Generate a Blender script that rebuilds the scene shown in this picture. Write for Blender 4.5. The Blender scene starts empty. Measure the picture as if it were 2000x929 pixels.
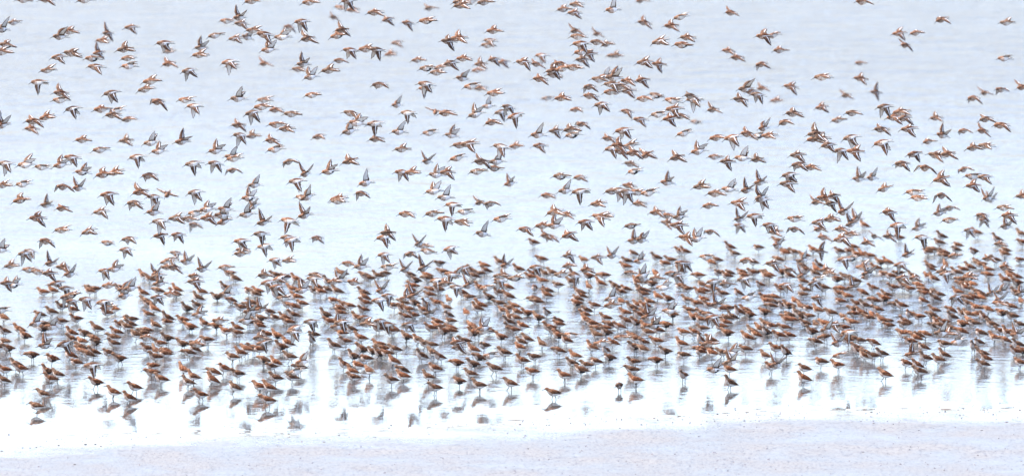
import bpy, math, random
import numpy as np
from mathutils import Vector, Matrix, Euler

R = math.radians
random.seed(11)
scene = bpy.context.scene
col = scene.collection

# ------------------------------------------------------------------ camera
W, H, F = 2000.0, 929.0, 18000.0            # photograph size and focal length in its pixels
CAM_H = 7.1
PITCH = math.atan((H / 2 + 713.0) / F)
cam_d = bpy.data.cameras.new('camera')
cam = bpy.data.objects.new('camera', cam_d)
col.objects.link(cam)
cam.location = (0, 0, CAM_H)
cam.rotation_euler = (math.pi / 2 - PITCH, 0, 0)
cam_d.sensor_width = 36.0
cam_d.lens = 36.0 * F / W
cam_d.clip_start = 1.0
cam_d.clip_end = 20000
cam_d.dof.use_dof = True
cam_d.dof.focus_distance = 87.5
cam_d.dof.aperture_fstop = 3.6
scene.camera = cam
scene.render.resolution_x, scene.render.resolution_y = 1024, 475

# ------------------------------------------------------------------ light
SUN_EL, SUN_AZ = 57.0, 273.0                # azimuth clockwise from +Y (away from the camera)
world = bpy.data.worlds.new('World')
scene.world = world
world.use_nodes = True
nt = world.node_tree
for n in list(nt.nodes):
    nt.nodes.remove(n)
sky = nt.nodes.new('ShaderNodeTexSky')
sky.sky_type = 'NISHITA'
sky.sun_disc = False
sky.sun_elevation = R(SUN_EL)
sky.sun_rotation = R(SUN_AZ)
sky.air_density = 0.74
sky.dust_density = 2.6
sky.ozone_density = 1.0
bg = nt.nodes.new('ShaderNodeBackground')
bg.inputs['Strength'].default_value = 0.15
wo = nt.nodes.new('ShaderNodeOutputWorld')
nt.links.new(sky.outputs[0], bg.inputs['Color'])
nt.links.new(bg.outputs[0], wo.inputs['Surface'])
sun_d = bpy.data.lights.new('sun', 'SUN')
sun_d.energy = 1.8
sun_d.angle = R(10)
sun_d.color = (1.0, 0.93, 0.84)
sun = bpy.data.objects.new('sun', sun_d)
col.objects.link(sun)
sd = Vector((math.sin(R(SUN_AZ)) * math.cos(R(SUN_EL)), math.cos(R(SUN_AZ)) * math.cos(R(SUN_EL)), math.sin(R(SUN_EL))))
sun.rotation_euler = sd.to_track_quat('Z', 'Y').to_euler()
sun.location = (0, 0, 60)
scene.view_settings.view_transform = 'Standard'
scene.view_settings.look = 'None'
scene.view_settings.gamma = 1
scene.view_settings.use_curve_mapping = False
scene.view_settings.exposure = 2.14
scene.render.engine = 'CYCLES'


# ------------------------------------------------------------------ materials
def new_mat(name, rough=0.6, spec=0.3):
    m = bpy.data.materials.new(name)
    m.use_nodes = True
    t = m.node_tree
    b = t.nodes['Principled BSDF']
    b.inputs['Roughness'].default_value = rough
    b.inputs['Specular IOR Level'].default_value = spec
    return m, t, b


def ramp(t, fac, stops):
    r = t.nodes.new('ShaderNodeValToRGB')
    e = r.color_ramp.elements
    while len(e) < len(stops):
        e.new(0.5)
    for i, (p, c) in enumerate(stops):
        e[i].position = p
        e[i].color = (*c, 1)
    t.links.new(fac, r.inputs[0])
    return r.outputs[0]


def noise(t, vec, scale, detail=2.0, rough=0.5):
    n = t.nodes.new('ShaderNodeTexNoise')
    n.inputs['Scale'].default_value = scale
    n.inputs['Detail'].default_value = detail
    n.inputs['Roughness'].default_value = rough
    t.links.new(vec, n.inputs['Vector'])
    return n.outputs[0]


def vmul(t, vec, s):
    m = t.nodes.new('ShaderNodeVectorMath')
    m.operation = 'MULTIPLY'
    t.links.new(vec, m.inputs[0])
    m.inputs[1].default_value = s
    return m.outputs[0]


def mixc(t, fac, a, b, mode='MIX'):
    m = t.nodes.new('ShaderNodeMix')
    m.data_type = 'RGBA'
    m.blend_type = mode
    if isinstance(fac, float):
        m.inputs[0].default_value = fac
    else:
        t.links.new(fac, m.inputs[0])
    for s, v in ((6, a), (7, b)):
        if isinstance(v, tuple):
            m.inputs[s].default_value = (*v, 1)
        else:
            t.links.new(v, m.inputs[s])
    return m.outputs[2]


def plumage(name, stops_a, stops_b, scale, detail=2.0):
    """mottled feathers; each bird leans to one of two colourings"""
    m, t, b = new_mat(name, 0.75, 0.15)
    if 0.2 < max(max(c) for p, c in stops_a) < 0.5:          # the browns
        stops_a = [(p, (c[0] * 0.74, c[1] * 0.71, c[2] * 0.68)) for p, c in stops_a]
        stops_b = [(p, (c[0] * 0.74, c[1] * 0.71, c[2] * 0.68)) for p, c in stops_b]
    g = t.nodes.new('ShaderNodeNewGeometry')
    fine = noise(t, g.outputs['Position'], scale, detail, 0.6)
    coarse = noise(t, g.outputs['Position'], 2.6, 1.0)
    k = ramp(t, coarse, [(0.4, (0, 0, 0)), (0.6, (1, 1, 1))])
    c = mixc(t, k, ramp(t, fine, stops_a), ramp(t, fine, stops_b))
    t.links.new(c, b.inputs['Base Color'])
    return m


M_BACK, M_BELLY, M_HEAD, M_BLACK, M_BILL, M_WTOP, M_WBAR, M_WDARK, M_WUNDER, M_BREAST, M_RUMP, M_SHOULDER = range(12)
MATS = [
    plumage('rufous_back_feathers',
            [(0.32, (0.030, 0.014, 0.009)), (0.46, (0.12, 0.045, 0.022)), (0.58, (0.22, 0.095, 0.048)), (0.74, (0.44, 0.29, 0.19))],
            [(0.32, (0.028, 0.017, 0.012)), (0.46, (0.085, 0.043, 0.027)), (0.60, (0.17, 0.095, 0.060)), (0.76, (0.40, 0.30, 0.22))], 62),
    plumage('white_belly_feathers', [(0.3, (0.74, 0.69, 0.63)), (0.7, (0.86, 0.83, 0.78))],
            [(0.3, (0.70, 0.66, 0.61)), (0.7, (0.85, 0.82, 0.77))], 60),
    plumage('streaked_head_feathers', [(0.32, (0.09, 0.036, 0.018)), (0.5, (0.25, 0.115, 0.06)), (0.68, (0.48, 0.30, 0.20))],
            [(0.32, (0.06, 0.034, 0.022)), (0.5, (0.18, 0.105, 0.066)), (0.68, (0.42, 0.30, 0.22))], 140),
    plumage('black_belly_feathers', [(0.3, (0.012, 0.012, 0.013)), (0.7, (0.05, 0.045, 0.045))],
            [(0.3, (0.015, 0.015, 0.016)), (0.7, (0.06, 0.055, 0.055))], 80),
    new_mat('black_bill_and_legs', 0.4, 0.4)[0],
    plumage('brown_wing_feathers', [(0.34, (0.045, 0.022, 0.014)), (0.5, (0.15, 0.072, 0.042)), (0.70, (0.38, 0.24, 0.16))],
            [(0.34, (0.040, 0.023, 0.016)), (0.5, (0.12, 0.068, 0.044)), (0.70, (0.32, 0.22, 0.155))], 75),
    plumage('white_wing_bar', [(0.3, (0.72, 0.70, 0.68)), (0.7, (0.82, 0.81, 0.80))],
            [(0.3, (0.72, 0.70, 0.68)), (0.7, (0.82, 0.81, 0.80))], 60),
    plumage('dark_flight_feathers', [(0.35, (0.05, 0.030, 0.021)), (0.65, (0.17, 0.105, 0.072))],
            [(0.35, (0.045, 0.030, 0.021)), (0.65, (0.15, 0.10, 0.070))], 130),
    plumage('pale_underwing_feathers', [(0.3, (0.58, 0.52, 0.45)), (0.7, (0.82, 0.78, 0.72))],
            [(0.3, (0.50, 0.45, 0.39)), (0.7, (0.78, 0.74, 0.68))], 70),
    plumage('streaked_breast_feathers', [(0.36, (0.20, 0.10, 0.06)), (0.52, (0.50, 0.38, 0.30)), (0.72, (0.80, 0.75, 0.70))],
            [(0.36, (0.17, 0.10, 0.07)), (0.52, (0.46, 0.38, 0.32)), (0.72, (0.78, 0.74, 0.70))], 150),
    plumage('white_rump_feathers', [(0.3, (0.50, 0.44, 0.38)), (0.7, (0.74, 0.70, 0.65))],
            [(0.3, (0.50, 0.44, 0.38)), (0.7, (0.74, 0.70, 0.65))], 80),
    plumage('rufous_shoulder_feathers',
            [(0.34, (0.035, 0.014, 0.009)), (0.46, (0.16, 0.053, 0.022)), (0.58, (0.27, 0.105, 0.045)), (0.76, (0.46, 0.30, 0.18))],
            [(0.34, (0.030, 0.016, 0.011)), (0.46, (0.11, 0.050, 0.027)), (0.6, (0.19, 0.100, 0.055)), (0.76, (0.40, 0.28, 0.19))], 66),
]
MATS[M_BILL].node_tree.nodes['Principled BSDF'].inputs['Base Color'].default_value = (0.02, 0.018, 0.018, 1)

# ------------------------------------------------------------------ water and wet sand
def grid_obj(name, xs, ys, zf, mat):
    X, Y = np.meshgrid(xs, ys)
    Z = zf(X, Y)
    v = np.stack([X.ravel(), Y.ravel(), Z.ravel()], 1)
    nx, ny = len(xs), len(ys)
    i = (np.arange(ny - 1)[:, None] * nx + np.arange(nx - 1)[None, :]).ravel()
    f = np.stack([i, i + 1, i + 1 + nx, i + nx], 1)
    me = bpy.data.meshes.new(name)
    me.from_pydata(v.tolist(), [], f.tolist())
    me.materials.append(mat)
    me.polygons.foreach_set('use_smooth', np.ones(len(f), bool))
    o = bpy.data.objects.new(name, me)
    col.objects.link(o)
    return o


def shore_y(x):
    # distance of the water's edge along the view, wavering as on a flat beach
    base = np.interp(x, [-60, -4.65, -3.2, -1.2, 0.2, 1.9, 4.6, 60], [80.0, 81.2, 82.1, 82.5, 83.2, 84.25, 84.8, 86.0])
    return base + 0.12 * np.sin(x * 2.3 + 1.0) + 0.06 * np.sin(x * 5.1 + 2.0) + 0.04 * np.sin(x * 11.0)


def sand_z(X, Y):
    d = shore_y(X) - Y
    z = np.where(d > 0, 0.007 * np.minimum(d, 12) + 0.004 * np.maximum(d - 12, 0), 0.02 * d)
    z = np.maximum(z, -0.6)
    near = np.exp(-((Y - 80) / 8.0) ** 2)
    z = z + near * (0.0030 * np.sin(X * 1.7 + Y * 1.1) * np.sin(Y * 3.3 - X * 0.6)
                    + 0.0016 * np.sin(X * 4.3 + 2.3 * Y) * np.sin(Y * 7.7 + 0.5 + 0.9 * X)
                    + 0.0008 * np.sin(X * 11.3 - 1.3 * Y) * np.sin(Y * 15.7 + 1.5 + 2 * X))
    return z


m, t, b = new_mat('wet_sand', 0.32, 0.35)
g = t.nodes.new('ShaderNodeNewGeometry')
P = g.outputs['Position']
streak = noise(t, vmul(t, P, (0.7, 0.35, 1)), 2.2, 5.0, 0.6)
grain = noise(t, vmul(t, P, (1, 0.22, 1)), 42, 4.0, 0.65)
cs = ramp(t, streak, [(0.35, (0.155, 0.143, 0.122)), (0.65, (0.205, 0.190, 0.165))])
cg = ramp(t, grain, [(0.32, (0.2, 0.17, 0.19)), (0.44, (0.75, 0.73, 0.74)), (0.7, (1, 1, 1))])
t.links.new(mixc(t, 1.0, cs, cg, 'MULTIPLY'), b.inputs['Base Color'])
rr = ramp(t, streak, [(0.36, (0.26, 0.26, 0.26)), (0.62, (0.46, 0.46, 0.46))])
sz = t.nodes.new('ShaderNodeSeparateXYZ')
t.links.new(P, sz.inputs[0])
dry = t.nodes.new('ShaderNodeMapRange')            # sand barely above the water keeps a mirror-like film
dry.inputs['From Min'].default_value = 0.001
dry.inputs['From Max'].default_value = 0.015
t.links.new(sz.outputs['Z'], dry.inputs['Value'])
rm = t.nodes.new('ShaderNodeMath')
rm.operation = 'MULTIPLY'
t.links.new(rr, rm.inputs[0])
t.links.new(dry.outputs[0], rm.inputs[1])
ra = t.nodes.new('ShaderNodeMath')
ra.operation = 'ADD'
ra.inputs[1].default_value = 0.02
t.links.new(rm.outputs[0], ra.inputs[0])
t.links.new(ra.outputs[0], b.inputs['Roughness'])
bs = t.nodes.new('ShaderNodeMath')
bs.operation = 'MULTIPLY'
bs.inputs[1].default_value = 0.4
t.links.new(dry.outputs[0], bs.inputs[0])
bp = t.nodes.new('ShaderNodeBump')
t.links.new(bs.outputs[0], bp.inputs['Strength'])
bp.inputs['Distance'].default_value = 0.01
t.links.new(grain, bp.inputs['Height'])
t.links.new(bp.outputs[0], b.inputs['Normal'])
sand_m = m
ys = np.concatenate([[-400, -100, 0, 40, 60, 70], np.arange(74, 92, 0.07), np.arange(93, 140, 4), [200, 500, 2000, 9000]])
xs = np.concatenate([[-6000, -1500, -300, -60, -20, -10], np.arange(-6, 6, 0.07), [10, 20, 60, 300, 1500, 6000]])
sand = grid_obj('wet_sand', xs, ys, sand_z, sand_m)
sand['kind'] = 'structure'

m, t, b = new_mat('shallow_water', 0.015, 0.5)
b.inputs['IOR'].default_value = 1.42
b.inputs['Base Color'].default_value = (0.07, 0.07, 0.07, 1)
g = t.nodes.new('ShaderNodeNewGeometry')
P = g.outputs['Position']
sx = t.nodes.new('ShaderNodeSeparateXYZ')
t.links.new(P, sx.inputs[0])
mr = t.nodes.new('ShaderNodeMapRange')            # the shallows by the shore lie calmer than the open water
mr.inputs['From Min'].default_value = 84.5
mr.inputs['From Max'].default_value = 101.0
mr.inputs['To Min'].default_value = 0.03
mr.inputs['To Max'].default_value = 1.0
t.links.new(sx.outputs['Y'], mr.inputs['Value'])
patch = noise(t, vmul(t, P, (0.25, 0.12, 1)), 1.0, 3.0)
pr = ramp(t, patch, [(0.35, (0.45, 0.45, 0.45)), (0.65, (1, 1, 1))])
mm = t.nodes.new('ShaderNodeMath')
mm.operation = 'MULTIPLY'
t.links.new(mr.outputs[0], mm.inputs[0])
t.links.new(pr, mm.inputs[1])
r1 = noise(t, vmul(t, P, (2.2, 1.8, 1)), 1.0, 5.0, 0.6)
bp = t.nodes.new('ShaderNodeBump')
bp.inputs['Distance'].default_value = 0.08
t.links.new(mm.outputs[0], bp.inputs['Strength'])
t.links.new(r1, bp.inputs['Height'])
r2 = noise(t, vmul(t, P, (0.9, 0.62, 1)), 1.0, 5.0, 0.62)
bp2 = t.nodes.new('ShaderNodeBump')
bp2.inputs['Distance'].default_value = 0.45
mr2 = t.nodes.new('ShaderNodeMapRange')
mr2.inputs['From Min'].default_value = 100.0
mr2.inputs['From Max'].default_value = 150.0
t.links.new(sx.outputs['Y'], mr2.inputs['Value'])
t.links.new(mr2.outputs[0], bp2.inputs['Strength'])
t.links.new(r2, bp2.inputs['Height'])
t.links.new(bp.outputs[0], bp2.inputs['Normal'])
t.links.new(bp2.outputs[0], b.inputs['Normal'])
water_m = m
water = grid_obj('water', np.array([-6000, -300, -20, 0, 20, 300, 6000.0]),
                 np.array([70, 80, 90, 110, 140, 200, 500, 2000, 9000.0]), lambda X, Y: X * 0.0, water_m)
water['kind'] = 'structure'

# ------------------------------------------------------------------ bird meshes
class MB:
    def __init__(s):
        s.v, s.f, s.m = [], [], []

    def loft(s, rings, n=12, matf=None, cap=M_BILL):
        """rings: (x, z, half width, half height); matf(i, angle) -> material slot; angle 0 at the back (top)"""
        base = len(s.v)
        k = len(rings)
        for i, (x, z, ry, rz) in enumerate(rings):
            a = rings[max(i - 1, 0)]
            c = rings[min(i + 1, k - 1)]
            tx, tz = c[0] - a[0], c[1] - a[1]
            L = math.hypot(tx, tz) or 1
            nx, nz = -tz / L, tx / L
            for j in range(n):
                w = 2 * math.pi * j / n
                u = math.cos(w) * rz
                s.v.append((x + nx * u, math.sin(w) * ry, z + nz * u))
        for i in range(k - 1):
            for j in range(n):
                p = base + i * n + j
                q = base + i * n + (j + 1) % n
                s.f.append((p, p + n, q + n, q))
                w = 2 * math.pi * (j + 0.5) / n
                w = w if w <= math.pi else 2 * math.pi - w
                s.m.append(matf(i, w))
        s.f.append(tuple(base + j for j in range(n)))
        s.m.append(cap)
        s.f.append(tuple(base + (k - 1) * n + j for j in reversed(range(n))))
        s.m.append(matf(k - 2, 1.5))

    def stick(s, pts, radii, mat, n=5):
        base = len(s.v)
        k = len(pts)
        P = [Vector(p) for p in pts]
        for i in range(k):
            d = (P[min(i + 1, k - 1)] - P[max(i - 1, 0)]).normalized()
            a = d.cross(Vector((0, 1, 0.01)))
            if a.length < 1e-4:
                a = d.cross(Vector((1, 0, 0)))
            a.normalize()
            c = d.cross(a)
            for j in range(n):
                w = 2 * math.pi * j / n
                s.v.append(tuple(P[i] + (a * math.cos(w) + c * math.sin(w)) * radii[i]))
        for i in range(k - 1):
            for j in range(n):
                p = base + i * n + j
                q = base + i * n + (j + 1) % n
                s.f.append((p, q, q + n, p + n))
                s.m.append(mat)
        s.f.append(tuple(base + j for j in range(n)))
        s.m.append(mat)
        s.f.append(tuple(base + (k - 1) * n + j for j in reversed(range(n))))
        s.m.append(mat)

    def eye(s, x, y, z, r):
        b = len(s.v)
        for d in ((1, 0, 0), (0, 1, 0), (-1, 0, 0), (0, -1, 0), (0, 0, 1), (0, 0, -1)):
            s.v.append((x + d[0] * r, y + d[1] * r, z + d[2] * r))
        for i in range(4):
            s.f.append((b + i, b + (i + 1) % 4, b + 4))
            s.f.append((b + (i + 1) % 4, b + i, b + 5))
            s.m += [M_BILL, M_BILL]

    def shell(s, side, rings, mat1, mat2, n=8):
        """folded wing: rings (x, y, z, half thickness, half height)"""
        base = len(s.v)
        for (x, y, z, hy, hz) in rings:
            for j in range(n):
                w = 2 * math.pi * j / n
                s.v.append((x, side * (y + math.sin(w) * hy), z + math.cos(w) * hz))
        k = len(rings)
        for i in range(k - 1):
            for j in range(n):
                p = base + i * n + j
                q = base + i * n + (j + 1) % n
                f = (p, q, q + n, p + n)
                s.f.append(f if side < 0 else f[::-1])
                s.m.append(mat1 if i < k - 3 else mat2)
        s.f.append(tuple(base + j for j in range(n)))
        s.m.append(mat1)
        s.f.append(tuple(base + (k - 1) * n + j for j in reversed(range(n))))
        s.m.append(mat2)

    def wing(s, side, d1, d2, s1, s2, span=1.0):
        """open wing; side -1 is the near one; d = dihedral, s = sweep of arm and hand (degrees)"""
        d1, d2, s1, s2 = R(d1), R(d2), R(s1), R(s2)
        LA, LH = 0.055 * span, 0.088 * span
        us = [0, 0.2, 0.4, 0.52, 0.66, 0.8, 0.91, 1.0]
        ch = [0.064, 0.061, 0.056, 0.050, 0.040, 0.028, 0.015, 0.002]
        vs = [0, 0.12, 0.36, 0.56, 0.68, 0.84, 1.0]
        B1 = LA * math.cos(s1)

        def fold(b):
            if b < B1:
                return b * math.cos(d1), b * math.sin(d1), d1
            return (B1 * math.cos(d1) + (b - B1) * math.cos(d2), B1 * math.sin(d1) + (b - B1) * math.sin(d2), d2)
        top, bot = {}, {}
        nu, nv = len(us), len(vs)
        for i, u in enumerate(us):
            if u <= 0.4:
                la = u / 0.4 * LA
                a0, b0, sw = math.sin(s1) * la, math.cos(s1) * la, s1 * u / 0.4 * 0.5
            else:
                lh = (u - 0.4) / 0.6 * LH
                sw2 = s2 * (0.75 + 0.35 * (u - 0.4) / 0.6)
                a0 = math.sin(s1) * LA + math.sin(sw2) * lh
                b0 = math.cos(s1) * LA + math.cos(sw2) * lh
                sw = s2 * 0.75
            c = ch[i] * (span ** 0.5)
            for j, v in enumerate(vs):
                jag = 0.0
                if j == nv - 1 and 0 < i < nu - 1:
                    jag = 0.003 * (1 if i % 2 else -1)
                a = a0 + math.cos(sw) * (c * v + jag)
                b = max(b0 - math.sin(sw) * (c * v + jag), 0.0)
                y, z, dd = fold(b)
                camber = 0.006 * math.sin(math.pi * v) * (1 - 0.5 * u)
                ny, nz = -math.sin(dd), math.cos(dd)
                edge = i in (0, nu - 1) or j in (0, nv - 1)
                th = 0.0 if edge else 0.0028 * (1 - v) + 0.0007
                X = -0.030 + a
                for sgn, dic in ((1, top), (-1, bot)):
                    if edge and sgn < 0:
                        bot[i, j] = top[i, j]
                        continue
                    q = camber + sgn * th
                    dic[i, j] = len(s.v)
                    s.v.append((X, side * (0.010 + y + ny * q), 0.010 + z + nz * q))
        for i in range(nu - 1):
            for j in range(nv - 1):
                u = 0.5 * (us[i] + us[i + 1])
                v = 0.5 * (vs[j] + vs[j + 1])
                if v < 0.56:
                    mt = M_WTOP if i < 5 else M_WDARK
                elif v < 0.68:
                    mt = M_WBAR if 0.1 < u < 0.86 else M_WDARK
                else:
                    mt = M_WDARK if u > 0.12 else M_WTOP
                mb = M_WUNDER if (v < 0.84 and u < 0.88 and v > 0.12) else (M_WDARK if u > 0.3 else M_WTOP)
                f = (top[i, j], top[i + 1, j], top[i + 1, j + 1], top[i, j + 1])
                s.f.append(f if side < 0 else f[::-1])
                s.m.append(mt)
                f = (bot[i, j], bot[i, j + 1], bot[i + 1, j + 1], bot[i + 1, j])
                s.f.append(f if side < 0 else f[::-1])
                s.m.append(mb)

    def mesh(s, name):
        me = bpy.data.meshes.new(name)
        me.from_pydata(s.v, [], s.f)
        for mt in MATS:
            me.materials.append(mt)
        me.polygons.foreach_set('material_index', s.m)
        me.polygons.foreach_set('use_smooth', [True] * len(s.f))
        me.update()
        return me


def flying_mesh(near, far, dark, droop=0.0, span=1.0):
    mb = MB()
    hd = droop
    rings = [(-0.074, -0.006 - hd, .002, .002), (-0.069, -0.003 - hd, .008, .009), (-0.061, 0.001 - hd * .8, .0135, .0165),
             (-0.050, 0.001 - hd * .5, .0150, .0180), (-0.040, -0.001, .0180, .0215), (-0.024, -0.004, .0250, .0290),
             (-0.004, -0.005, .0280, .0320), (0.018, -0.003, .0250, .0275), (0.038, 0.000, .0180, .0185),
             (0.054, 0.003, .0125, .0095), (0.066, 0.004, .012, .0035), (0.090, 0.004, .011, .0018), (0.096, 0.004, .004, .001)]

    def mf(i, w):
        if i <= 3:
            return M_HEAD if w < 2.6 else M_BREAST
        if i == 4:
            return M_HEAD if w < 1.8 else M_BREAST
        if i in (5, 6):
            if w < 1.3:
                return M_BACK
            if dark and w > 1.9 and i == 6:
                return M_BLACK
            return M_BREAST if i == 5 else M_BELLY
        if i == 7:
            return M_BACK if w < 1.25 else (M_BLACK if dark and w > 1.8 else M_BELLY)
        if i == 8:
            return M_RUMP if 1.0 < w else M_BACK
        if i == 9:
            return M_RUMP if 0.8 < w else M_WDARK
        return M_WDARK if w < 0.8 else M_WUNDER
    mb.loft(rings, 12, mf)
    mb.stick([(-0.071, 0, -0.004 - hd), (-0.086, 0, -0.011 - hd * 1.5), (-0.103, 0, -0.021 - hd * 2)], [.0042, .0030, .0018], M_BILL)
    mb.eye(-0.061, -0.0115, 0.004 - hd * .8, .0028)
    mb.eye(-0.061, 0.0115, 0.004 - hd * .8, .0028)
    for sy in (-0.006, 0.006):
        mb.stick([(0.030, sy, -0.010), (0.062, sy, -0.009), (0.088, sy, -0.010), (0.104, sy, -0.014)], [.002, .0014, .0017, .0012], M_BILL, 4)
    mb.wing(-1, *near, span=span)
    mb.wing(1, *far, span=span)
    return mb.mesh('sandpiper_in_flight')


def standing_mesh(dark, legs, head=(0, 0), tuck=0.0):
    """feet at z = 0; head = (forward, up) shift; legs: list of (top x, foot x, y)"""
    mb = MB()
    hx, hz = head
    rings = [(-.0745 - hx, .1125 + hz, .0018, .002), (-.070 - hx, .115 + hz, .0065, .0085), (-.063 - hx, .1185 + hz, .0115, .0135),
             (-.054 - hx * .9, .118 + hz * .9, .0135, .0160), (-.046 - hx * .7, .108 + hz * .7, .0145, .0175),
             (-.037 - hx * .3, .094 + hz * .3, .0185, .0225), (-.024, .080, .0240, .0320), (-.004, .0730, .0260, .0345),
             (.018, .0720, .0235, .0305), (.038, .0735, .0180, .0225), (.056, .0735, .0120, .0140),
             (.070, .0725, .0085, .0055), (.086, .0705, .0060, .0022)]

    def mf(i, w):
        if i <= 3:
            return M_HEAD if w < 2.7 else M_BREAST
        if i == 4:
            return M_HEAD if w < 2.2 else M_BREAST
        if i == 5:
            return M_HEAD if w < 1.6 else M_BREAST
        if i == 6:
            return M_BACK if w < 1.1 else M_BREAST
        if i in (7, 8):
            if w < 1.35:
                return M_BACK
            return M_BLACK if dark and w > 1.85 and i in (7, 8) else M_BELLY
        if i == 9:
            return M_BACK if w < 1.3 else M_BELLY
        if i == 10:
            return M_WDARK if w < 1.2 else M_BELLY
        return M_WDARK if w < 1.4 else M_BELLY
    mb.loft(rings, 14, mf)
    bx, bz = -.071 - hx, .1145 + hz
    mb.stick([(bx, 0, bz), (bx - .014, 0, bz - .005), (bx - .030, 0, bz - .012)], [.0042, .0030, .0018], M_BILL)
    mb.eye(-.063 - hx, -.0112, .122 + hz, .0028)
    mb.eye(-.063 - hx, .0112, .122 + hz, .0028)
    for side in (-1, 1):
        mb.shell(side, [(-.032, .017, .086, .003, .006), (-.026, .018, .085, .007, .017), (-.008, .0195, .080, .0085, .0225),
                        (.016, .0170, .078, .0085, .0205), (.038, .0125, .0765, .007, .0155), (.060, .0080, .0745, .0045, .0095),
                        (.074, .005, .073, .003, .0045), (.093, .003, .0695, .001, .0012)], M_SHOULDER, M_WDARK)
    for (tx, fx, ly) in legs:
        mb.stick([(tx, ly, .050), ((tx + fx) / 2 + .002, ly, .026), (fx, ly, .002), (fx, ly, -.03)], [.0042, .0029, .0028, .0024], M_BILL, 5)
        mb.stick([(fx, ly, .0015), (fx - .018, ly, .0015)], [.0012, .0008], M_BILL, 4)
    return mb.mesh('sandpiper_on_foot')


# wing sets: near(d1, d2, s1, s2), far(...), yaw, roll, pitch, height of the body in the wing's picture
POSES = {
    'g': [((-14, -28, 48, 74), (8, -4, 30, 62), 6, 4, 2), ((14, -12, 40, 70), (18, 4, 36, 66), -4, 0, 0), ((4, -22, 50, 72), (20, 12, 20, 60), 14, 8, 3)],
    'f': [((-22, -38, 30, 52), (4, 8, 14, 34), 24, 18, 4), ((-14, -30, 34, 58), (0, -6, 20, 44), 18, 14, 2)],
    'd': [((-48, -60, 22, 42), (-5, 4, 20, 44), 18, 16, 4), ((-40, -56, 28, 50), (10, 6, 26, 52), 12, 14, 2)],
    'n': [((-74, -86, 8, 26), (-60, -74, 24, 48), 8, 6, 2), ((-80, -92, 0, 14), (-50, -60, 34, 58), -6, 4, 0)],
    'm': [((-58, -70, 24, 40), (-50, -66, 10, 22), 24, 4, 3), ((-66, -76, 20, 46), (-62, -78, 4, 14), 16, 2, 2)],
    'a': [((-14, -44, 18, 40), (-12, -48, 8, 26), 40, 0, 2), ((-24, -50, 20, 46), (-16, -60, 4, 22), 34, 4, 3)],
    'u': [((60, 74, 26, 44), (46, 56, 30, 52), 12, -2, 4), ((70, 84, 40, 60), (54, 66, 6, 24), 18, 0, 4), ((52, 64, 12, 30), (44, 54, 38, 60), 24, -4, 6),
          ((64, 50, 46, 70), (50, 62, 20, 40), 6, -4, 2)],
    'v': [((38, 48, 8, 30), (44, 56, 8, 22), 38, 0, 4), ((30, 44, 14, 38), (52, 64, 6, 20), 32, 4, 4)],
    's': [((-8, -14, 14, 34), (10, 12, 10, 28), 48, 10, 3), ((-14, -20, 18, 36), (16, 18, 8, 26), 42, 12, 3)],
    'b': [((-42, -54, 18, 38), (48, 56, 6, 20), 16, 22, 6), ((-50, -58, 16, 36), (38, 50, 10, 26), 22, 20, 6)],
}
FLY = {}
for p, sets in POSES.items():
    for dark in (0, 1):
        L = []
        for (near, far, yaw, roll, pitch) in sets:
            for k in range(3):
                jn = tuple(a + random.uniform(-9, 9) for a in near)
                jf = tuple(a + random.uniform(-9, 9) for a in far)
                L.append((flying_mesh(jn, jf, dark, droop=random.choice((0, .002, .004)), span=random.uniform(.93, 1.04)), yaw, roll, pitch))
                if dark:
                    break
        FLY[p, dark] = L
ONE = [(.004, .004, .004)]
TWO = [(.000, -.004, .010), (.010, .012, -.010)]
WALK = [(-.004, -.018, .009), (.012, .026, -.009)]
STAND = {d: [standing_mesh(d, lg, hd) for lg, hd in ((ONE, (0, 0)), (TWO, (.002, -.002)), (TWO, (-.006, -.012)), (WALK, (.006, .003)),
                                                      (ONE, (-.010, -.016)), (TWO, (.000, .006)), (WALK, (.008, -.010)), (TWO, (.012, -.034)), (ONE, (-.020, -.022)))] for d in (0, 1)}

# ------------------------------------------------------------------ where the birds are
CP, SP = math.cos(PITCH), math.sin(PITCH)


def ray(px, py):
    """direction through a point of the photograph, scaled so that its y component is 1"""
    x, z = (px - W / 2) / F, -(py - H / 2) / F
    dy, dz = CP + z * SP, z * CP - SP
    return x / dy, dz / dy


def on_plane(px, py, z):
    x, dz = ray(px, py)
    Y = (z - CAM_H) / dz
    return Vector((x * Y, Y, z))


def at_depth(px, py, Y):
    x, dz = ray(px, py)
    return Vector((x * Y, Y, CAM_H + dz * Y))

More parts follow.
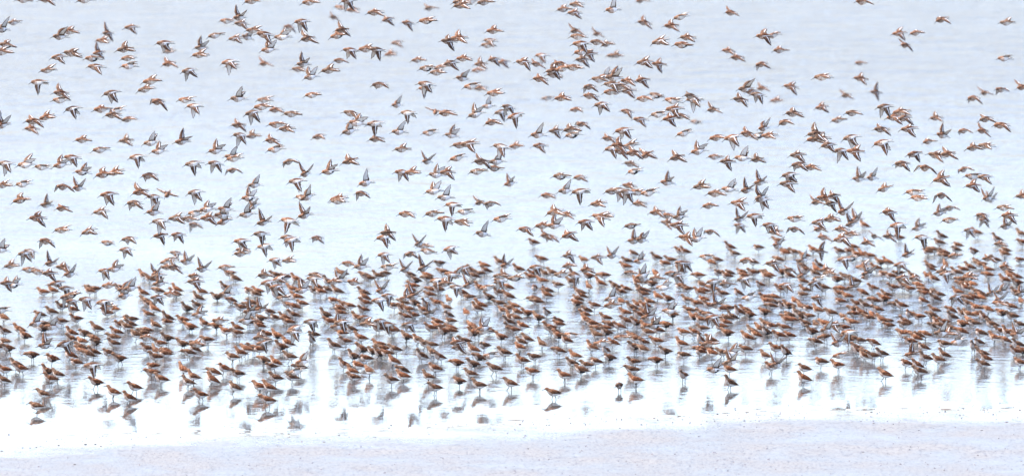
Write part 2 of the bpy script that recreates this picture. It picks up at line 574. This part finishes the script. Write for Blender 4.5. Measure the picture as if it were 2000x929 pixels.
BIRDS = {
  'a': '''308,198 740,165 1151,169 291,342 123,364 564,315 706,377 1532,238 1560,321 1955,244 1761,319 1807,327 1839,381 262,396 90,470 251,466 958,397 801,495 
1552,447 1457,507 588,549''',
  'a1': '''1487,125 1839,38 1955,175 1901,191 622,266 454,332 1125,213 1136,242 1224,217 1882,255 1882,330 380,438 619,464 1387,452 1855,406 1918,420''',
  'a2': '''564,52 1076,463''',
  'b1': '''210,65 192,103''',
  'b2': '''1710,180 1602,490''',
  'd': '''187,130 114,111 517,67 875,80 880,123 1022,121 1080,138 1194,164 1288,80 1491,70 1258,121 1254,156 916,280 873,336 1316,212 1308,231 1213,295 1420,315 
1557,302 1538,358 1746,229 1766,230 1774,251 1617,283 1669,295 1923,345 1837,349 1899,362 1628,382 196,413 72,425 172,451 96,533 344,425 406,425 
344,494 1026,447 1110,458 1172,423 1324,439 1110,499 1167,502 1442,396 1623,397 1599,433 1643,466 1509,514 1736,414 1970,420 13,552 380,539 380,549 
1596,582 1627,633 1763,542 1786,542 892,668 895,677''',
  'd1': '''256,53 757,38 796,45 471,46 459,75 957,79 1121,25 964,116 1151,105 1137,116 1286,125 1226,177 1544,169 1467,179 1755,65 1054,284 1084,255 1132,346 
1250,233 1604,209''',
  'd2': '''775,83 983,121''',
  'f': '''90,-1 250,113 118,181 493,1 732,24 600,75 667,58 901,10 899,4 895,74 905,114 1129,71 1166,82 1095,125 1054,154 1192,179 1153,187 1097,191 1342,73 
1226,158 1213,168 1258,192 1349,187 1445,194 1684,3 1606,150 220,224 65,236 224,336 273,374 559,251 686,221 734,271 531,274 682,314 660,387 871,220 
961,238 1114,252 940,315 1329,226 1549,221 1400,268 1460,261 1501,264 1592,261 1590,270 1209,285 1237,298 1262,302 1321,307 1585,326 1398,377 1665,220 
1759,218 1925,232 1721,252 1604,270 1828,303 1850,300 1901,288 1925,284 1609,386 121,406 327,521 661,392 340,521 616,536 793,417 903,433 756,454 
681,514 984,537 1167,397 1083,413 1181,421 1110,518 1145,526 1385,401 1340,464 1623,427 1643,447 1542,526''',
  'f1': '''663,118 1125,8 938,125 1185,86 1048,125 1082,146 1258,44 1310,50 1422,99 1439,112 1789,64 1768,88 1680,153 250,232 61,251 245,274 538,214 465,244 
1188,270 1069,381 1478,311 1232,320 1228,362 1996,382 121,521 1248,397 1107,418 1282,414 1303,420 1303,435 1513,452 1599,447 1612,526 1736,461 
1693,473 1930,504''',
  'f2': '''688,19 762,105 938,172 1609,463''',
  'g': '''46,0 166,0 136,61 181,114 243,96 140,104 93,137 13,88 4,101 252,129 390,107 295,158 284,174 118,195 362,195 605,4 420,69 495,59 660,69 716,95 643,137 
610,185 946,4 834,40 964,60 834,133 854,141 1136,101 1099,133 1121,131 921,168 966,181 1170,155 1329,33 1333,87 1204,178 1314,196 198,213 228,216 
90,228 161,273 196,292 82,326 202,340 6,361 45,359 512,208 570,222 540,243 538,291 457,309 785,291 899,283 1119,263 893,308 933,334 966,328 804,336 
1095,344 1196,373 1286,223 1336,260 1230,284 1239,334 1368,363 1243,375 1267,376 1899,344 1727,368 1785,375 1794,386 40,390 121,448 57,526 74,530 
210,474 382,416 370,427 590,385 473,487 470,495 440,521 516,537 908,413 846,416 979,427 829,480 836,490 758,521 1060,440 1233,440 1096,535 1231,532 
1310,533 1552,427 1380,501 1855,429 1961,405 1863,499 1663,504 1684,521 1841,530 1963,521 140,575 213,598 212,557 3,605 333,574 428,626 652,549 
691,551 554,582 717,632 869,553 952,561 976,538 1008,542 1194,595 1282,543 1418,555 1463,580 1621,534 1598,544 1892,542 1952,592 287,659 384,671 
508,659 578,725 944,646 957,694 1116,654 1214,658 1174,670 1384,670 1640,693 1851,652 1870,666''',
  'g1': '''27,44 200,79 443,41 452,130 583,135 516,195 921,2 953,88 1101,18 816,117 860,131 1510,69 1523,98 1282,186 1966,44 1962,114 493,265 839,259 1007,285 
1482,265 1396,306 1637,234 1813,276 21,518 326,511 563,508 1663,456 1894,537''',
  'g2': '''329,100 665,15 933,137 1196,108 1069,192 1204,108 1516,196 1359,238 333,507 1953,476''',
  'k': '''1810,487 1901,490 80,640 423,579 483,595 362,601 356,624 370,637 421,635 508,620 632,613 552,619 808,546 952,579 921,636 1149,538 1125,591 1031,610 
1050,619 1238,628 1273,553 1302,582 1312,613 1462,613 1492,608 1356,618 1299,633 1632,544 1727,582 1539,596 1570,631 1986,551 1816,614 1957,610 
1878,631 45,654 163,650 185,668 14,679 62,692 233,699 99,699 28,710 89,723 185,745 325,659 356,670 539,654 547,676 702,680 724,685 738,688 687,694 
512,701 791,656 864,646 922,649 977,657 930,696 891,707 922,710 895,743 1078,646 1089,654 1181,648 1239,676 1187,697 1132,721 1421,649 1298,685 
1281,702 1583,646 1530,685''',
  'm': '''321,84 368,138 217,181 680,1 589,42 684,98 736,97 447,121 1134,85 832,164 1355,194 1480,185 379,207 140,307 11,319 211,379 301,384 381,375 493,220 
469,264 420,319 579,353 785,336 992,209 979,286 1175,204 1217,254 1430,268 1542,341 1209,371 1226,375 1727,208 1662,268 1643,294 1785,300 312,432 
312,459 59,490 47,495 246,487 205,528 347,458 471,470 561,463 538,507 879,485 750,497 905,523 1143,433 1047,521 1331,513 1490,390 1502,439 1340,514 
129,579 140,588 168,584 308,538 307,580 523,551 545,543 540,560 612,543 711,620 743,626 977,547 797,633 1322,538 1453,544 1392,619 1588,553 1534,556 
1866,580 574,648''',
  'm1': '''1058,108 1758,516 110,552''',
  'm2': '''1445,440 1922,430 1893,449''',
  'n': '''75,160 142,212 267,306 377,319 732,241 796,220 1005,226 1196,289 1132,373 1723,278 564,430 509,456 516,480 569,468 884,399 870,427 750,463 882,535 
1473,421 1649,506 1753,439 1801,463 128,562 202,589 739,586 607,627 668,628 576,640 758,577 853,547 891,560 756,632 1123,538 1393,549 1384,613 
1847,534 125,670 180,712 514,668 1658,648''',
  'n1': '''830,172 979,218''',
  'p': '''279,537 449,533 537,537 661,532 860,514 918,528 944,518 946,528 972,511 865,530 667,533 753,534 798,536 712,538 832,537 1040,473 1233,494 1222,509 
1057,506 1140,507 1076,532 1117,535 1179,537 1222,520 1279,502 1296,514 1310,507 1279,533 1327,490 1327,528 1010,525 1521,470 1423,482 1480,483 
1433,495 1385,511 1335,490 1585,487 1550,492 1571,499 1533,490 1637,490 1656,490 1664,482 1468,511 1518,506 1561,518 1571,526 1401,532 1421,532 
1364,537 1471,532 1490,533 1592,525 1588,533 1537,537 1451,537 1684,439 1906,454 1756,464 1836,461 1832,473 1944,466 1992,456 1998,473 1868,478 
1865,487 1960,495 1834,495 1684,497 1731,511 1942,507 1991,507 1710,523 1844,516 1815,525 1891,521 1879,526 1918,516 1930,526 1967,532 1755,533 
1722,535 1781,538 1812,538 1867,532 84,570 173,567 185,564 207,610 231,561 98,608 75,614 140,604 149,622 120,627 85,632 34,642 186,640 5,619 247,622 
245,637 289,544 276,571 307,567 282,587 286,593 297,602 339,573 392,569 382,580 380,595 455,543 437,560 449,586 483,567 495,573 470,600 495,602 
287,613 322,619 324,628 299,633 258,623 395,631 461,640 253,633 557,540 576,544 537,575 637,549 655,567 612,566 624,569 720,543 736,538 707,571 
707,579 571,564 578,579 649,586 671,595 712,591 588,592 571,598 709,605 660,601 663,610 523,608 572,615 561,628 642,627 694,619 735,640 504,636 
683,642 834,543 797,564 807,558 838,575 856,566 900,571 917,580 922,538 937,534 935,561 972,570 989,577 989,560 877,586 870,600 935,595 928,601 
974,592 993,602 828,593 768,596 785,589 784,602 825,605 873,615 909,610 790,618 806,615 879,626 852,628 993,618 990,628 992,639 840,640 879,640 
762,640 1043,534 1058,548 1089,556 1114,549 1169,552 1149,560 1066,567 1065,575 1220,564 1211,570 1243,549 1248,565 1130,570 1132,577 1125,583 
1043,583 1048,588 1159,596 1212,588 1231,600 1220,610 1245,595 1141,605 1140,614 1006,608 1181,620 1141,623 1155,631 1220,626 1244,614 1005,620 
1017,635 1089,632 1072,639 1164,641 1187,633 1207,637 1256,567 1368,555 1328,558 1343,564 1418,538 1483,556 1492,538 1390,562 1373,567 1410,573 
1437,571 1281,578 1256,574 1371,584 1360,592 1382,596 1495,587 1493,580 1267,589 1256,596 1408,602 1422,601 1344,605 1439,608 1366,623 1417,620 
1415,629 1258,610 1260,636 1480,640 1495,632 1373,641 1408,637 1658,543 1668,548 1565,548 1607,561 1526,564 1738,539 1744,561 1642,564 1681,570 
1705,586 1572,566 1568,575 1654,578 1640,588 1745,595 1550,587 1562,597 1504,588 1505,597 1596,605 1621,610 1674,593 1687,596 1668,604 1712,604 
1553,610 1647,618 1580,617 1537,614 1545,624 1535,624 1680,610 1702,614 1694,620 1720,624 1664,629 1735,635 1592,633 1611,631 1506,636 1531,639 
1637,637 1820,543 1762,558 1793,556 1802,566 1820,570 1807,573 1874,546 1879,555 1900,555 1882,561 1928,536 1970,538 1959,546 1870,570 1887,582 
1905,569 1915,575 1980,570 1799,587 1822,582 1758,596 1899,580 1888,592 1905,600 1972,598 1993,588 1852,604 1773,613 1856,618 1890,613 1917,619 
1976,617 1764,627 1764,633 1844,628 1835,635 1902,631 1935,633 1989,633 1893,626 6,646 136,649 225,648 221,658 137,661 220,670 159,666 10,666 132,692 
155,677 180,687 167,690 209,688 146,707 39,719 8,721 3,741 110,730 97,739 263,652 280,650 313,670 404,663 441,646 463,650 287,680 302,684 320,690 
302,696 374,679 366,688 452,696 468,688 480,681 494,679 298,714 298,727 356,720 375,734 413,725 433,718 312,739 364,745 408,739 463,729 452,754 
557,668 611,653 607,663 667,650 674,666 702,659 649,674 504,681 740,672 565,696 713,699 534,706 528,715 583,716 668,711 696,712 720,723 685,724 
689,736 536,737 568,736 505,754 522,755 766,645 812,662 829,670 879,645 933,648 905,665 944,674 769,681 818,693 843,687 856,696 921,681 763,703 
983,688 963,718 781,721 846,718 785,733 834,734 917,729 763,741 935,751 754,689 993,747 1004,644 1013,666 1013,677 1102,663 1164,653 1242,661 1193,668 
1057,670 1088,684 1152,677 1182,684 1043,696 1018,703 1121,694 1114,708 1161,705 1145,712 1039,725 1101,732 1238,706 1234,721 1240,741 1264,648 
1333,648 1353,648 1472,652 1455,657 1281,665 1328,670 1364,662 1386,663 1254,680 1366,681 1388,688 1454,681 1492,693 1334,693 1422,720 1421,746 
1519,654 1539,654 1590,666 1612,657 1655,663 1702,668 1513,679 1667,677 1671,684 1683,693 1704,694 1720,690 1601,705 1636,712 1503,715 1567,718 
1565,737 1724,729 1763,650 1789,654 1786,659 1776,666 1874,646 1911,649 1940,658 1963,648 1959,663 1843,671 1799,677 1899,676 1909,668 1985,672 
1915,689 1980,685 1922,699 1804,698 1840,692 1830,701 1917,710 1786,711 1766,708 1793,724 1989,707 82,768 70,792 218,764 248,775 260,755 390,770 
520,780 848,756 1080,766''',
  'q': '''1043,562 1067,610 1209,752 1334,732''',
  's1': '''329,124 1123,60 1428,25 1996,170 327,379 850,218 1392,214 1828,230 1919,255 936,395 1595,394''',
  's2': '''652,34 516,124 839,16 1166,66 1251,1 1488,172 1680,123 1652,186 1923,181 1065,459 1708,461''',
  'u': '''4,57 117,71 551,72 525,97 607,150 465,192 1196,19 1198,151 1456,173 4,244 295,278 355,276 310,295 50,321 118,322 161,336 697,240 682,256 779,257 
422,294 452,306 497,361 643,334 714,357 600,384 486,386 929,223 1050,263 852,341 970,315 1104,372 847,373 869,385 1491,250 1364,295 1450,308 1424,369 
1486,385 300,414 2,487 224,525 404,408 440,408 433,420 437,432 482,418 942,456 705,520 987,518 1327,423 1083,440 1253,468 1250,509 1255,537 1361,466 
1518,480 27,556 243,565 70,631 101,637 255,562 441,574 388,614 480,626 590,566 659,637 793,582 944,640 1194,582 1295,561 1308,606 1266,618 1957,569 
1993,573 590,706 1428,689 1395,721 1614,645 1838,650''',
  'u1': '''392,93 483,73 903,153 1183,149 775,205 953,207 882,264 1703,347 1834,416 1793,445''',
  'u2': '''1569,507 890,538 1694,540''',
  'v': '''467,34 592,125 153,367 596,339 1458,371 136,535 305,533 514,434 595,420 395,525 818,476 827,523 1647,413 1694,535 243,577 311,553 489,608 663,546 
745,567 508,604 915,557 807,578 838,613 1256,544 1399,595 1278,635 1568,538 1665,562 1937,573 1952,586 88,674 1428,706 1636,670 1516,712 1986,654 
1780,692''',
  'v1': '''834,315 996,358 1303,356 1484,356 1841,264 1678,349 1929,387 90,400 98,514 495,402 364,511 1238,470 1444,428 1662,437 1672,428 1965,442 1772,497''',
  'v2': '''791,526 1195,499 1936,390''',
}

rng = random.Random(5)
WORDS = {
    'g': ('gliding', 'gliding with wings half folded'), 'f': ('banking', 'banking with near wing swept low'),
    'd': ('near wing down', 'with near wing slanting down'), 'n': ('wing hanging', 'with near wing hanging straight down'),
    'm': ('both wings down', 'with both wings pressed down'), 'a': ('arched', 'with wings arched to both sides'),
    'u': ('wings up', 'with both wings raised high'), 'v': ('V', 'with wings spread in a V'),
    's': ('level', 'with wings stretched out level'), 'b': ('slanted', 'with one wing up and one down'),
}
flyers, standers = [], []
for key, txt in BIRDS.items():
    p = key[0]
    blur = int(key[1]) if len(key) > 1 else 0
    for tok in txt.split():
        x, y = map(int, tok.split(','))
        if p in 'pkq':
            sink = rng.uniform(0.0, 0.012) if y > 640 else rng.uniform(0.0, 0.038)
            sc = rng.uniform(0.98, 1.09)
            loc = on_plane(x, y, 0.074 * sc - sink)
            loc.x += 0.004
            loc.z = -sink
            i = rng.randrange(9)
            yaw = rng.choice((rng.gauss(0, 10), rng.gauss(6, 22), rng.gauss(0, 14)))
            if p == 'q':
                yaw = rng.uniform(50, 75)
            elif rng.random() < 0.05:
                yaw = rng.uniform(-75, -40)
            if y > 725 and p != 'q':                    # the clear front row
                yaw, i = max(-16, min(16, yaw)), i % 7
            dark = 1 if p == 'k' else 0
            standers.append(dict(px=x, py=y, p=p, loc=loc, rot=(rng.gauss(0, 2), rng.gauss(6, 6), yaw), s=sc,
                                 me=STAND[dark][i], dark=dark, size=sc / loc.y, yaw=yaw, sink=sink))
        else:
            Y = {0: rng.uniform(84, 91.5), 1: rng.uniform(98, 104), 2: rng.uniform(112, 120)}[blur]
            if y > 470 and blur == 0:                  # these skim just over the birds on foot
                Y = 127800.0 / (y + 713 + 34 + rng.uniform(0, 110))
            Y = min(Y, 127800.0 / (y + 713 + 34 + rng.uniform(0, 25)))
            loc = at_depth(x, y, Y)
            dark = 1 if rng.random() < 0.13 and p in 'guvnm' else 0
            me, yaw, roll, pitch = rng.choice(FLY[p, dark])
            flyers.append(dict(px=x, py=y, p=p, loc=loc, rot=(roll + rng.gauss(0, 8), pitch - 5 + rng.gauss(0, 6), yaw + rng.gauss(0, 11)),
                               s=rng.uniform(0.93, 1.06), me=me, dark=dark, size=1.0 / Y, blur=blur, Y=Y))

# birds half hidden in the thick of the flock
base = [(b['px'], b['py']) for b in standers if 490 < b['py'] < 690]
taken = list(base)
added = 0
while added < 105:
    x0, y0 = rng.choice(base)
    if x0 < 1100 and rng.random() < 0.5:
        continue
    x, y = x0 + rng.uniform(-26, 26), y0 + rng.uniform(-9, 5)
    if x < 850 and y < 560 or any(abs(x - a) < 9 and abs(y - c) < 5 for a, c in taken):
        continue
    taken.append((x, y))
    added += 1
    sink = rng.uniform(0.005, 0.035)
    loc = on_plane(x, y, 0.074 - sink)
    loc.z = -sink
    yaw = rng.gauss(0, 16)
    dark = int(rng.random() < 0.12)
    standers.append(dict(px=int(x), py=int(y), p='k' if dark else 'p', loc=loc, rot=(rng.gauss(0, 2), rng.gauss(6, 6), yaw), s=1.0,
                         me=STAND[dark][rng.randrange(9)], dark=dark, size=0.9 / loc.y, yaw=yaw, sink=sink))


def inside(b):
    return -8 < b['px'] < 2008 and -8 < b['py'] < 937


PLACES = [('far left', 0, 400), ('left', 400, 800), ('middle', 800, 1200), ('right', 1200, 1600), ('far right', 1600, 2001)]


def place_word(x):
    for n, a, c in PLACES:
        if x < c:
            return n
    return 'far right'


def fly_look(b):
    w = WORDS[b['p']][1]
    tone = 'blurred ' if b['blur'] else ''
    return tone + ('black-bellied sandpiper ' if b['dark'] else 'sandpiper ') + w


def stand_look(b):
    a = 'black-bellied' if b['dark'] else 'rufous-backed'
    if b['p'] == 'q' or b['yaw'] > 38:
        w = 'facing the viewer'
    elif b['yaw'] < -38:
        w = 'turned away'
    else:
        w = 'facing left'
    return a + ' sandpiper ' + w


def percent_words(b):
    return '%d%% across and %d%% down the photo' % (max(1, round(b['px'] / 20.0)), max(1, round(b['py'] / 9.29)))


def label_all(birds, look, medium):
    zones = {}
    for b in birds:
        b['zone'] = (place_word(b['px']), ('front' if b['py'] > 700 else 'middle' if b['py'] > 610 else 'back')
                     if medium == 'standing' else ('top' if b['py'] < 150 else 'upper part' if b['py'] < 300 else 'middle height' if b['py'] < 450 else 'low over the flock'))
        zones.setdefault((b['zone'], look(b)), []).append(b)
    used = {}
    for (z, lk), L in sorted(zones.items(), key=lambda q: q[0]):
        ext = {}
        if len(L) > 1:
            for word, key in (('leftmost', lambda b: b['px']), ('rightmost', lambda b: -b['px'])):
                m0 = min(L, key=key)
                rest = sorted(key(o) for o in L if o is not m0)
                if rest[0] - key(m0) > 25:
                    ext.setdefault(id(m0), word)
        for b in L:
            where = ('%s of the wading flock, %s' % (z[1], z[0])) if medium == 'standing' else ('%s of the air, %s' % (z[1], z[0])) if 'over' not in z[1] else 'flying %s, %s' % (z[1], z[0])
            if len(L) == 1:
                t = 'only %s, %s' % (lk, where)
            elif id(b) in ext:
                t = '%s %s, %s' % (ext[id(b)], lk, where)
            else:
                t = '%s, %s' % (lk, percent_words(b))
                if t in used:                          # two of a look side by side: tell upper from lower
                    o = used[t]
                    short = t.replace(' the photo', '')
                    hi, lo = (b, o) if b['py'] < o['py'] else (o, b)
                    hi['label'], lo['label'] = short + ', upper one', short + ', lower one'
                    continue
            b['label'] = t
            used[t] = b


def matrix(b):
    rx, ry, rz = (R(a) for a in b['rot'])
    return Matrix.Translation(b['loc']) @ Euler((rx, ry, rz), 'XYZ').to_matrix().to_4x4() @ Matrix.Scale(b['s'], 4)


def put(b, name, cat, group):
    o = bpy.data.objects.new(name, b['me'])
    o.matrix_world = matrix(b)
    o['label'] = b['label']
    o['category'] = cat
    o['group'] = group
    col.objects.link(o)


def merge(birds, name, label, cat):
    vs, fs, ms, off = [], [], [], 0
    cache = {}
    for b in birds:
        me = b['me']
        if me.name not in cache:
            v = np.empty(len(me.vertices) * 3)
            me.vertices.foreach_get('co', v)
            ls = np.empty(len(me.loops), int)
            me.loops.foreach_get('vertex_index', ls)
            pt = np.empty(len(me.polygons), int)
            me.polygons.foreach_get('loop_total', pt)
            mi = np.empty(len(me.polygons), int)
            me.polygons.foreach_get('material_index', mi)
            cache[me.name] = (v.reshape(-1, 3), ls, pt, mi)
        v, ls, pt, mi = cache[me.name]
        Mx = np.array(matrix(b))
        vs.append(v @ Mx[:3, :3].T + Mx[:3, 3])
        fs.append((ls + off, pt))
        ms.append(mi)
        off += len(v)
    V = np.concatenate(vs)
    LI = np.concatenate([f[0] for f in fs])
    LT = np.concatenate([f[1] for f in fs])
    LS = np.concatenate([[0], np.cumsum(LT)[:-1]])
    me = bpy.data.meshes.new(name)
    me.vertices.add(len(V))
    me.vertices.foreach_set('co', V.ravel())
    me.loops.add(len(LI))
    me.loops.foreach_set('vertex_index', LI)
    me.polygons.add(len(LT))
    me.polygons.foreach_set('loop_start', LS)
    me.polygons.foreach_set('loop_total', LT)
    for mt in MATS:
        me.materials.append(mt)
    me.polygons.foreach_set('material_index', np.concatenate(ms))
    me.polygons.foreach_set('use_smooth', np.ones(len(LT), bool))
    me.update(calc_edges=True)
    o = bpy.data.objects.new(name, me)
    col.objects.link(o)
    o['kind'] = 'stuff'
    o['label'] = label
    o['category'] = cat


def split(birds):
    L = sorted(birds, key=lambda b: -b['size'] * (1 if inside(b) else 0))
    return L[:300], L[300:]


label_all(flyers, fly_look, 'flying')
label_all(standers, stand_look, 'standing')
one, rest = split(flyers)
for b in one:
    put(b, 'flying_sandpiper', 'flying bird', 'sandpipers flying low over the water')
if rest:
    merge(rest, 'flying_flock', 'rest of the flock of brown and white sandpipers in the air', 'flock')
one, rest = split(standers)
for b in one:
    put(b, 'standing_sandpiper', 'wading bird', 'sandpipers standing in the shallows')
if rest:
    merge(rest, 'wading_flock', 'rest of the flock of rufous sandpipers standing farther out in the water', 'flock')

# ------------------------------------------------------------------ bits of shell and weed on the wet sand
v, f = [], []
for i in range(2600):
    px = rng.uniform(-30, 2030)
    edge = float(np.interp(px, [0, 300, 750, 1050, 1400, 2000], [862, 844, 836, 822, 806, 798]))
    if rng.random() < 0.45:
        py = edge + rng.gauss(6, 10)
    else:
        py = rng.uniform(edge, 960)
    if px < 1000 and rng.random() < 0.45:
        continue
    c = on_plane(px, py, 0.0)
    c.z = float(sand_z(np.array(c.x), np.array(c.y))) + 0.0005
    if c.z < 0.0:
        c.z = 0.0
    r = rng.choice((0.002, 0.002, 0.003, 0.003, 0.004, 0.005, 0.008)) * rng.uniform(.6, 1.1)
    a, h = rng.uniform(0, 6.28), r * rng.uniform(.35, .8)
    e = rng.uniform(1, 2.4)
    b0 = len(v)
    for k in range(6):
        w = k * math.pi / 3
        x, y = math.cos(w) * r * e, math.sin(w) * r
        v.append((c.x + x * math.cos(a) - y * math.sin(a), c.y + x * math.sin(a) + y * math.cos(a), c.z - 0.002))
    for k in range(6):
        w = k * math.pi / 3 + .3
        x, y = math.cos(w) * r * e * .5, math.sin(w) * r * .5
        v.append((c.x + x * math.cos(a) - y * math.sin(a), c.y + x * math.sin(a) + y * math.cos(a), c.z + h))
    for k in range(6):
        f.append((b0 + k, b0 + (k + 1) % 6, b0 + 6 + (k + 1) % 6, b0 + 6 + k))
    f.append(tuple(b0 + 6 + k for k in range(6)))
me = bpy.data.meshes.new('shell_debris')
me.from_pydata(v, [], f)
m, t, bb = new_mat('dark_shell_debris', 0.6, 0.3)
g = t.nodes.new('ShaderNodeNewGeometry')
t.links.new(ramp(t, noise(t, g.outputs['Position'], 9, 2), [(0.35, (0.03, 0.025, 0.03)), (0.7, (0.16, 0.13, 0.15))]), bb.inputs['Base Color'])
me.materials.append(m)
o = bpy.data.objects.new('shell_debris', me)
col.objects.link(o)
o['kind'] = 'stuff'
o['label'] = 'small dark bits of shell and weed scattered over the wet sand'
o['category'] = 'debris'
print('birds', len(flyers), len(standers))
